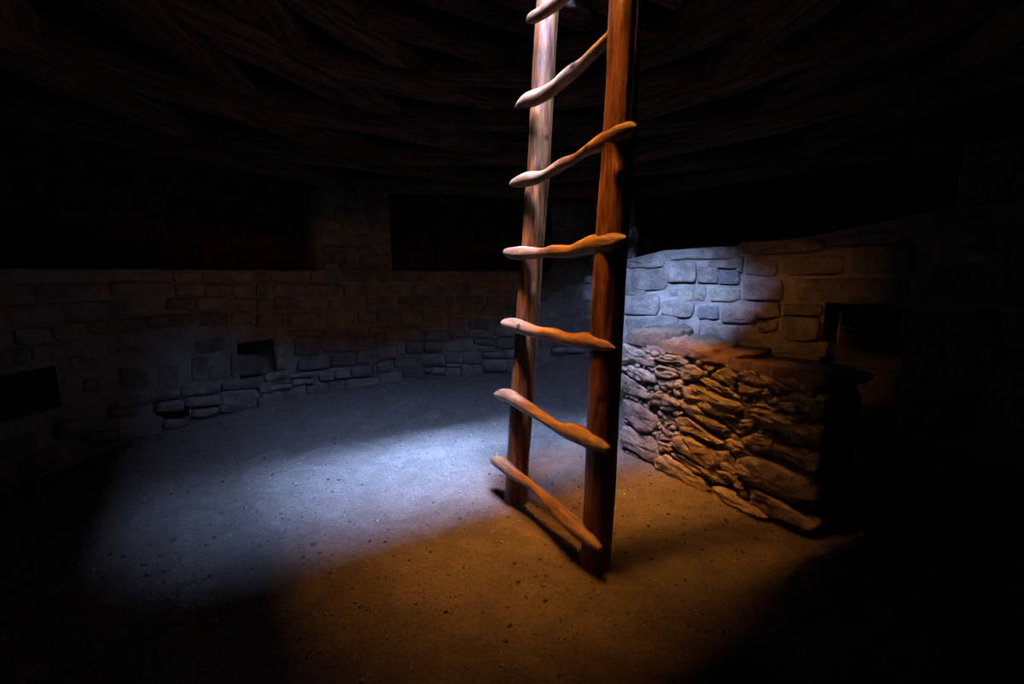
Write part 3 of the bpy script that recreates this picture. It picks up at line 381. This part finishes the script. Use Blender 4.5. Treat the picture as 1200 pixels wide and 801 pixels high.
# ------------------------------------------------------------------ deflector wall
A0 = Vector((.690, 2.388, 0)); DA = Vector((.5153, -.8570, 0)); DN = Vector((.857, .5153, 0))    # DN points to the back
dfl = empty('deflector_wall', A0 + DA*.4 + DN*.15); tag(dfl, 'low free-standing rubble stone wall with a worn brown cap beside the ladder', 'low wall')
DB = dfl.location.copy()
def dp(s, t, z): return A0 + DA*s + DN*t + Vector((0, 0, z))
def rebase(o): o.location = o.location - DB; o.parent = dfl; return o
bm = bmesh.new(); bmesh.ops.create_cube(bm, size=1); bmesh.ops.subdivide_edges(bm, edges=bm.edges[:], cuts=70, use_grid_fill=True)
V = []; bm.verts.ensure_lookup_table()
for v in bm.verts:
    x, y, z = v.co
    # rounded ends
    rr = min(1, max(0, (abs(y)-.3)/.2)); xs = x*(1 - .03*rr)
    p = dp(.385 + xs*.98, .152 + y*.30, .285 + z*.66)
    nrm = (DA*(x if abs(x) > .499 else 0) + DN*(y if abs(y) > .499 else 0) + Vector((0, 0, z if abs(z) > .499 else 0)))*2
    p += nrm*(.016*fbm(p, 9, 4) + .007*fbm(p, 45, 2)); v.co = p - DB
me = bpy.data.meshes.new('mud_core'); bm.to_mesh(me); bm.free(); me.polygons.foreach_set('use_smooth', [True]*len(me.polygons)); me.materials.append(M['rubble'])
core = bpy.data.objects.new('mud_core', me); COL.objects.link(core); core.parent = dfl
DSTONES = [[[-0.145,0.612],[-0.012,0.599],[0.112,0.57],[0.123,0.525],[-0.007,0.523],[-0.146,0.529]],[[-0.139,0.486],[-0.052,0.501],[0.083,0.491],[0.119,0.444],[-0.002,0.433],[-0.128,0.466]],[[-0.147,0.44],[-0.068,0.441],[0.044,0.401],[0.082,0.354],[-0.063,0.334],[-0.143,0.374]],[[0.089,0.376],[0.188,0.399],[0.282,0.369],[0.247,0.328],[0.16,0.318]],[[0.123,0.525],[0.154,0.544],[0.256,0.53],[0.244,0.496],[0.134,0.481]],[[0.276,0.565],[0.347,0.571],[0.4,0.551],[0.373,0.509],[0.288,0.498]],[[0.197,0.561],[0.283,0.573],[0.292,0.549],[0.256,0.536]],[[0.291,0.455],[0.333,0.482],[0.585,0.446],[0.572,0.391],[0.488,0.374],[0.324,0.399]],[[0.398,0.532],[0.54,0.498],[0.53,0.472],[0.414,0.499],[0.386,0.512]],[[0.461,0.568],[0.52,0.596],[0.57,0.566],[0.561,0.525],[0.495,0.528]],[[0.126,0.466],[0.229,0.48],[0.248,0.432],[0.17,0.415]],[[0.103,0.569],[0.19,0.602],[0.266,0.607],[0.283,0.579],[0.177,0.561]],[[0.237,0.481],[0.296,0.493],[0.305,0.464],[0.247,0.439]],[[-0.104,0.297],[0.004,0.31],[0.139,0.264],[0.126,0.192],[0.031,0.156],[-0.055,0.196],[-0.107,0.256]],[[-0.115,0.111],[-0.073,0.157],[0.129,0.151],[0.158,0.084],[0.154,0.012],[0.001,0.036],[-0.107,0.045]],[[0.291,0.397],[0.353,0.393],[0.529,0.332],[0.53,0.314],[0.454,0.31],[0.299,0.341]],[[0.242,0.287],[0.33,0.318],[0.503,0.258],[0.504,0.247],[0.349,0.253],[0.305,0.246]],[[0.263,0.2],[0.336,0.223],[0.475,0.212],[0.487,0.137],[0.456,0.113],[0.298,0.139]],[[0.16,0.195],[0.183,0.222],[0.262,0.213],[0.257,0.178],[0.178,0.16]],[[0.158,0.146],[0.243,0.154],[0.253,0.117],[0.174,0.103]],[[0.161,0.043],[0.223,0.099],[0.447,0.047],[0.444,-0.012],[0.322,-0.004],[0.164,-0.005]],[[0.254,0.11],[0.314,0.125],[0.548,0.088],[0.549,0.064],[0.432,0.06]],[[0.475,0.201],[0.556,0.222],[0.597,0.155],[0.501,0.118]],[[0.17,0.3],[0.241,0.3],[0.252,0.256],[0.181,0.249]],[[0.456,0.101],[0.568,0.138],[0.607,0.1],[0.548,0.082]],[[0.548,0.485],[0.584,0.473],[0.58,0.45],[0.549,0.465]],[[0.589,0.48],[0.652,0.462],[0.617,0.414],[0.581,0.439]],[[0.658,0.491],[0.714,0.478],[0.71,0.458],[0.657,0.464]],[[0.658,0.513],[0.705,0.526],[0.724,0.512],[0.707,0.498],[0.66,0.5]],[[0.642,0.443],[0.69,0.45],[0.902,0.428],[0.897,0.391],[0.816,0.376],[0.662,0.405]],[[0.716,0.489],[0.796,0.504],[0.808,0.471],[0.73,0.471]],[[0.781,0.536],[0.801,0.546],[0.866,0.531],[0.865,0.496],[0.816,0.483]],[[0.831,0.472],[0.869,0.505],[0.904,0.492],[0.881,0.461]],[[0.769,0.455],[0.827,0.461],[0.829,0.444],[0.772,0.441]],[[0.574,0.527],[0.678,0.534],[0.648,0.505],[0.576,0.5]],[[0.64,0.607],[0.7,0.581],[0.781,0.556],[0.763,0.547],[0.687,0.557]],[[0.568,0.593],[0.635,0.6],[0.681,0.556],[0.645,0.54],[0.578,0.545]],[[0.502,0.36],[0.641,0.393],[0.65,0.357],[0.59,0.316]],[[0.839,0.439],[0.908,0.454],[0.906,0.429],[0.867,0.427]],[[0.869,0.551],[0.903,0.55],[0.907,0.507],[0.877,0.514]],[[0.489,0.034],[0.551,0.054],[0.748,0.015],[0.695,-0.058],[0.494,-0.033]],[[0.598,0.297],[0.662,0.342],[0.741,0.343],[0.716,0.274],[0.657,0.265],[0.605,0.276]],[[0.719,0.292],[0.747,0.336],[0.801,0.336],[0.859,0.314],[0.854,0.266],[0.796,0.281]],[[0.861,0.319],[0.914,0.344],[0.899,0.268],[0.857,0.265]],[[0.597,0.203],[0.665,0.242],[0.886,0.222],[0.883,0.148],[0.781,0.113],[0.64,0.127],[0.603,0.159]],[[0.54,0.278],[0.605,0.282],[0.659,0.249],[0.615,0.222],[0.549,0.24]],[[0.476,0.197],[0.556,0.221],[0.604,0.148],[0.523,0.092],[0.481,0.131]],[[0.576,0.119],[0.61,0.144],[0.652,0.091],[0.654,0.034],[0.6,0.045]],[[0.655,0.092],[0.697,0.111],[0.772,0.099],[0.913,0.068],[0.894,0.038],[0.737,0.026],[0.664,0.05]],[[0.795,0.407],[0.898,0.423],[0.899,0.364],[0.809,0.354]],[[0.75,-0.002],[0.81,0.017],[0.878,0.003],[0.815,-0.041]]]
for i, q in enumerate(DSTONES):
    cu = sum(p[0] for p in q)/len(q); cv = sum(p[1] for p in q)/len(q)
    q = [(cu+(s-cu)*1.10, max(cv+(z-cv)*1.10, -.03)) for s, z in q]
    mn = min(s for s, z in q)
    cu = sum(p[0] for p in q)/len(q); cv = sum(p[1] for p in q)/len(q)
    ar = abs(sum(q[k][0]*q[(k+1) % len(q)][1] - q[(k+1) % len(q)][0]*q[k][1] for k in range(len(q))))/2
    dpth = random.uniform(.016, .030) + min(.024, ar*1.0)
    if mn < -.02: stone(q, lambda u, v, w: dp(u, -w, v), 'rubble', None, .03, back=-.24, rings=((1.0, -3.0), (1.03, 0), (1, .4), (.93, .8), (.87, .92), (.75, .99), (.6, 1.03), (.4, 1.05), (.2, 1.05)), rounds=3, corner=.16, jit=.003, rough=.007, seed=i+300)
    else: stone(q, lambda u, v, w: dp(u, -w, v), random.choice(['rubble', 'rubble', 'stone_tan']), None, dpth, back=-.05, rings=RUG, rounds=3, corner=.10, jit=.003, rough=.0095, seed=i+300)
    rebase(bpy.context.scene.collection.objects[-1])
def inside(x, y, q):
    c = False
    for k in range(len(q)):
        (x0, y0), (x1, y1) = q[k], q[k-1]
        if (y0 > y) != (y1 > y) and x < (x1-x0)*(y-y0)/(y1-y0) + x0: c = not c
    return c
chk = []; rs = random.Random(21)
for i in range(2600):                     # chinking stones pressed into the joints
    x, z = rs.uniform(-.08, .88), rs.uniform(.0, .60); r = rs.uniform(.010, .024)
    if any(inside(x+dx*r*.5, z+dz*r*.5, q) for q in DSTONES for dx, dz in ((0, 0), (1, 0), (-1, 0), (0, 1), (0, -1))): continue
    if any(math.hypot(x-a, z-b) < (r+c)*.8 for a, b, c in chk): continue
    chk.append((x, z, r)); k = 6; ph = rs.uniform(0, 6)
    q = [(x + r*1.3*rs.uniform(.75, 1.1)*math.cos(ph+e*6.283/k), z + r*rs.uniform(.7, 1.05)*math.sin(ph+e*6.283/k)) for e in range(k)]
    rebase(stone(q, lambda u, v, w: dp(u, -w, v), 'rubble', None, rs.uniform(.012, .03), back=-.03, rings=((1, .5), (.8, .9)), corner=.12, jit=.002, rough=.005, name='chinking_stone', seed=i))
# near end and back face: courses of blocks
def courses(place, u0, u1, z1, seed):
    rs = random.Random(seed); z = .0
    while z < z1 - .04:
        ch = min(rs.uniform(.08, .14), z1 - z); u = u0
        while u < u1 - .03:
            du = min(rs.uniform(.14, .3), u1-u)
            if u1 - u - du < .07: du = u1-u
            q = [(u+.006, z+ch-.006), (u+du-.006, z+ch-.006), (u+du-.006, z+.004), (u+.006, z+.004)]
            rebase(stone(q, place, 'rubble', None, rs.uniform(.015, .04), back=-.04, seed=rs.randint(0, 9999), jit=.008)); u += du
        z += ch
courses(lambda u, v, w: dp(.875 + w, u, v), .03, .30, .58, 11)
courses(lambda u, v, w: dp(u, .30 + w, v), -.08, .86, .58, 12)
def cap(q, z, h, m, seed, rough=.004): rebase(stone(q, lambda u, v, w: dp(u, v, z + w), m, None, h, back=-.012, rings=((1.01, .4), (1, .75), (.98, .93), (.92, 1.0), (.8, 1.0), (.6, 1.0), (.4, 1.0), (.2, 1.0)), rounds=3, corner=.2, jit=.005, rough=rough, name='cap_stone', seed=seed))
cap([(-.14, .0), (.0, -.015), (.13, .01), (.15, .16), (.10, .3), (-.10, .31), (-.16, .15)], .632, .066, 'cap_tan', 51, .010)
cap([(.09, .0), (.25, -.02), (.40, .0), (.42, .16), (.36, .31), (.12, .31)], .622, .042, 'cap_tan', 52, .010)
cap([(.30, -.01), (.42, -.025), (.55, -.01), (.56, .16), (.52, .32), (.36, .32), (.33, .1)], .618, .030, 'cap', 53, .006)
cap([(.49, -.02), (.60, -.03), (.70, -.015), (.80, -.028), (.90, -.01), (.95, .1), (.93, .33), (.72, .34), (.52, .33), (.52, .1)], .604, .024, 'cap', 54, .003)

# ------------------------------------------------------------------ ladder
lad = empty('pole_ladder', (.15, 1.67, 0)); tag(lad, 'wooden pole ladder with seven hand-hewn rungs rising to the roof', 'ladder')
LO = lad.location.copy()
def catmull(P, n):
    out = []
    for i in range(len(P)-1):
        a, b, c, d = P[max(i-1, 0)], P[i], P[i+1], P[min(i+2, len(P)-1)]
        for k in range(n):
            t = k/n
            out.append(tuple(.5*(2*b[m] + (c[m]-a[m])*t + (2*a[m]-5*b[m]+4*c[m]-d[m])*t*t + (3*b[m]-a[m]-3*c[m]+d[m])*t**3) for m in range(len(b))))
    out.append(P[-1]); return out
def rail(base, lean, prof, seed, cracks, knots, ztop=2.95, wob=.006):
    V = []; F = []; rings = 170; seg = 56
    for i in range(rings+1):
        z = -.06 + (ztop+.06)*i/rings
        for (a, ra), (b, rb) in zip(prof, prof[1:]):
            if a <= z <= b: r = ra + (rb-ra)*(z-a)/(b-a)
        ox = wob*nz((seed, z*1.6, 0), 1) + .3*wob*nz((seed, z*6, 4), 1); oy = wob*nz((seed, z*1.6, 9), 1)
        r *= 1 + .035*nz((z*5, seed, 2), 1)
        for k in range(seg):
            a = 2*math.pi*k/seg
            q = r*(1 + .03*nz((math.cos(a)*1.5, math.sin(a)*1.5, z*2.2 + seed), 1) + .012*nz((math.cos(a)*9, math.sin(a)*9, z*3 + seed), 1))
            for (ca, z0, z1, dep) in cracks:
                if z0 < z < z1:
                    c = ca + .12*nz((z*2, seed, 7), 1); dd = (a - c + math.pi) % (2*math.pi) - math.pi
                    q -= dep*math.exp(-(dd/.09)**2)*min(1, (z-z0)/.1, (z1-z)/.1)
            for (ka, kz, kh) in knots:
                dd = (a - ka + math.pi) % (2*math.pi) - math.pi
                q += kh*math.exp(-((dd*r)/.016)**2 - ((z-kz)/.022)**2)
            V.append((lean[0]*z + ox + q*math.cos(a), lean[1]*z + oy + q*math.sin(a), z))
    for i in range(rings):
        for k in range(seg): F.append((i*seg+k, i*seg+(k+1) % seg, (i+1)*seg+(k+1) % seg, (i+1)*seg+k))
    F.append(tuple(range(seg))); F.append(tuple(rings*seg+k for k in range(seg)))
    o = new_obj('rail', V, F, 'rail', lad, Vector(base) - LO); return o
fa = math.radians(-78)       # the side of a pole that faces the viewer
rail((.019, 1.891, 0), NX*.07, [(-.1, .051), (.5, .050), (1.0, .048), (1.6, .046), (3, .042)], 1.3, [(fa+.75, .25, 1.35, .012), (fa+.9, 1.5, 2.1, .006)], [(fa-.1, .92, .006), (fa-.5, 1.42, .007), (fa-.15, 1.15, .005), (fa+.4, .55, .005), (fa-.7, 1.62, .006)])
rail((.287, 1.443, 0), NX*.03, [(-.1, .052), (.5, .052), (1.1, .052), (1.5, .048), (3, .042)], 5.1, [(fa+.15, 1.35, 2.3, .012), (fa+.1, .1, .9, .006)], [(fa-.35, 1.3, .010), (fa-.7, .95, .005), (fa+.3, 1.95, .008)])
RUNGS = [[[-0.148,0.155,0.0065],[-0.098,0.165,0.0253],[-0.018,0.17,0.0304],[0.058,0.164,0.0253],[0.151,0.167,0.0187],[0.216,0.164,0.0176],[0.298,0.154,0.022],[0.374,0.143,0.0262],[0.444,0.134,0.0312],[0.51,0.13,0.029],[0.563,0.122,0.0205],[0.604,0.123,0.0098]],[[-0.13,0.464,0.0087],[-0.081,0.472,0.0254],[-0.005,0.484,0.0294],[0.068,0.476,0.0278],[0.147,0.468,0.0256],[0.231,0.461,0.0216],[0.309,0.452,0.0198],[0.372,0.45,0.0242],[0.43,0.458,0.0325],[0.493,0.459,0.0319],[0.553,0.455,0.0247],[0.605,0.455,0.011]],[[-0.101,0.789,0.004],[-0.064,0.788,0.0204],[0.015,0.787,0.0295],[0.089,0.782,0.0276],[0.184,0.777,0.0222],[0.283,0.78,0.0245],[0.341,0.775,0.0228],[0.405,0.774,0.0249],[0.465,0.779,0.0295],[0.521,0.779,0.0268],[0.565,0.775,0.0156],[0.603,0.774,0.0031]],[[-0.105,1.092,0.0019],[-0.081,1.087,0.0171],[-0.025,1.081,0.0257],[0.063,1.078,0.027],[0.183,1.075,0.0183],[0.256,1.078,0.0228],[0.356,1.074,0.0215],[0.416,1.084,0.0259],[0.472,1.09,0.0309],[0.543,1.09,0.0309],[0.584,1.094,0.0237],[0.616,1.104,0.0015]],[[-0.079,1.365,0.0029],[-0.047,1.364,0.0155],[0.008,1.362,0.0247],[0.06,1.361,0.0275],[0.11,1.357,0.0254],[0.148,1.356,0.0201],[0.185,1.358,0.0183],[0.236,1.367,0.0203],[0.285,1.376,0.0202],[0.332,1.377,0.0168],[0.362,1.382,0.0149],[0.405,1.391,0.0166],[0.445,1.397,0.0211],[0.485,1.399,0.027],[0.522,1.403,0.0281],[0.564,1.406,0.0263],[0.603,1.41,0.0191],[0.622,1.409,0.0048]],[[-0.054,1.661,0.0047],[-0.018,1.662,0.0166],[0.028,1.66,0.0248],[0.074,1.654,0.0284],[0.145,1.647,0.0259],[0.21,1.649,0.0238],[0.27,1.661,0.0249],[0.316,1.667,0.0238],[0.359,1.671,0.0194],[0.41,1.684,0.0178],[0.458,1.696,0.0173],[0.503,1.708,0.0163],[0.533,1.718,0.0153],[0.561,1.729,0.009]],[[0.003,1.954,0.005],[0.033,1.951,0.0185],[0.091,1.941,0.022],[0.158,1.933,0.0225],[0.221,1.929,0.0225],[0.301,1.936,0.0194],[0.384,1.949,0.0191],[0.46,1.961,0.018],[0.511,1.98,0.0136],[0.534,1.994,0.0062]]]
RO = Vector((.019, 1.891, 0)) - NX*.055
for ri, P in enumerate(RUNGS):
    Q = catmull(P, 5); V = []; F = []; seg = 20
    c0 = RO + AX*.25 + Vector((NX.x*.05, NX.y*.05, 1))*P[len(P)//2][1]
    rs = ri*3.7
    for i, (s, z, r) in enumerate(Q):
        r = max(r, .002)
        ce = RO + AX*s + Vector((NX.x*.05, NX.y*.05, 1))*z - c0
        for k in range(seg):
            a = 2*math.pi*k/seg
            q = 1 + .06*nz((s*9 + rs, math.cos(a), math.sin(a)), 1)
            p = ce - NX*(r*.95*q*math.cos(a)) + Vector((0, 0, r*1.0*q*math.sin(a)))
            V.append((p.dot(AX), p.dot(Vector((.857, .515, 0))), p.z))
    for i in range(len(Q)-1):
        for k in range(seg): F.append((i*seg+k, i*seg+(k+1) % seg, (i+1)*seg+(k+1) % seg, (i+1)*seg+k))
    F.append(tuple(range(seg))); F.append(tuple((len(Q)-1)*seg+k for k in range(seg)))
    o = new_obj('rung', V, F, 'rung', lad, c0 - LO); o.rotation_euler = (0, 0, math.atan2(AX.y, AX.x))

# ------------------------------------------------------------------ ventilator grille
gr = empty('ventilator_grille', W(67, 0, -.12)); tag(gr, 'thin dark metal bars across the ventilator opening', 'grille')
def rod(p, q, r, name):
    p, q = Vector(p)-gr.location, Vector(q)-gr.location; d = (q-p).normalized(); u = d.orthogonal().normalized(); v = d.cross(u); V = []; F = []
    for e in (p, q):
        for k in range(8): V.append(e + u*r*math.cos(k*math.pi/4) + v*r*math.sin(k*math.pi/4))
    for k in range(8): F.append((k, (k+1) % 8, 8+(k+1) % 8, 8+k))
    F += [tuple(range(8)), tuple(range(8, 16))]
    return new_obj(name, V, F, 'iron', gr)
for z in (.10, .23, .36, .49, .62, .74): rod(W(61.5, z, -.12), W(72.5, z, -.12), .005, 'bar')
for t in (62, 72): rod(W(t, .0, -.125), W(t, .79, -.125), .008, 'upright')

# ------------------------------------------------------------------ pebbles, gravel, straw
def pebble_geo(seed, sub=1):
    bm = bmesh.new(); bmesh.ops.create_icosphere(bm, subdivisions=sub, radius=1)
    for v in bm.verts: v.co *= 1 + .35*nz(v.co + Vector((seed*3.3, 0, 0)), 1.1)
    V = [v.co.copy() for v in bm.verts]; F = [tuple(v.index for v in f.verts) for f in bm.faces]; bm.free(); return V, F
PEB = []
for s in range(5):
    V, F = pebble_geo(s, 2); o = new_obj('pebble', V, F, 'gravel'); PEB.append(o.data); bpy.data.objects.remove(o)
for x, y, r in [[-0.74,1.569,0.0115],[-0.881,1.914,0.0096],[-0.965,1.775,0.0071],[-0.641,1.471,0.0072],[-0.585,1.425,0.0053],[-0.823,1.962,0.0071],[-0.214,1.742,0.0091],[-0.228,1.685,0.0089],[-0.061,1.58,0.0077],[0.009,1.452,0.0077],[-0.014,1.755,0.0071],[0.263,1.326,0.0082],[0.272,1.831,0.011],[-0.15,1.347,0.0061],[0.927,1.596,0.0084],[0.813,1.521,0.0074],[0.835,1.516,0.0074],[0.689,1.697,0.0075],[-0.192,1.144,0.0048],[0.067,1.06,0.0045],[-0.663,1.729,0.007],[-0.932,1.553,0.0063],[-1.228,1.796,0.0072],[-0.423,1.868,0.0075],[-0.516,1.755,0.0071],[-0.124,1.402,0.0058],[0.177,1.314,0.0054],[0.345,1.215,0.0051],[0.421,2.12,0.0084],[0.126,1.553,0.0063]]:
    o = bpy.data.objects.new('pebble', random.choice(PEB)); COL.objects.link(o)
    o.scale = (r*random.uniform(1, 1.5), r, r*.7); o.rotation_euler = (0, 0, random.uniform(0, 6)); o.location = (x, y, floor_z(x, y) + r*.35)
    first = r > .0114
    tag(o, 'largest of the loose pebbles, dark, in the blue-lit floor left of the ladder' if first else 'larger pebble lying loose on the dirt floor', 'pebble', 'larger pebbles on the dirt floor')
V = []; F = []; g = [pebble_geo(s, 1) for s in range(6)]
rs = random.Random(5)
for i in range(13000):
    t = rs.uniform(0, 2*math.pi); q = math.sqrt(rs.random())*(R-.05)
    if i % 3 == 0: q = R - .05 - abs(rs.gauss(0, .09))          # more of it along the wall foot
    x, y = CX + q*math.sin(t), CY + q*math.cos(t)
    q_ = Vector((x, y, 0)) - A0
    if -.15 < q_.dot(DA) < .93 and -.05 < q_.dot(DN) < .34: continue            # nothing under the deflector or the ladder feet
    if math.hypot(x-.019, y-1.891) < .07 or math.hypot(x-.287, y-1.443) < .07: continue
    r = min(.0085, .0021*math.exp(abs(rs.gauss(0, .6)))); pv, pf = g[rs.randrange(6)]; b = len(V); z = floor_z(x, y)
    for v in pv: V.append((x + v.x*r*1.2, y + v.y*r, z + v.z*r*.8 + r*.2))
    F += [tuple(b+k for k in f) for f in pf]
tag(new_obj('floor_gravel', V, F, 'gravel'), 'fine gravel and grit strewn over the dirt floor', 'gravel', kind='stuff')
V = []; F = []
for i in range(420):
    t = rs.uniform(0, 2*math.pi); q = math.sqrt(rs.random())*(R-.1); x, y = CX + q*math.sin(t), CY + q*math.cos(t)
    a = rs.uniform(0, 6.3); l = rs.uniform(.008, .03); wd = rs.uniform(.0006, .0012); b = len(V)
    for e in (-1, 1):
        px_, py_ = x + e*l/2*math.cos(a), y + e*l/2*math.sin(a); z = floor_z(px_, py_) + .002
        for k in range(4):
            c = k*math.pi/2; V.append((px_ - math.sin(a)*wd*math.cos(c), py_ + math.cos(a)*wd*math.cos(c), z + wd*math.sin(c)))
    F += [(b+k, b+(k+1) % 4, b+4+(k+1) % 4, b+4+k) for k in range(4)] + [(b, b+1, b+2, b+3), (b+4, b+5, b+6, b+7)]
tag(new_obj('floor_straw', V, F, 'straw'), 'short bits of straw and chaff strewn over the dirt floor', 'straw', kind='stuff')
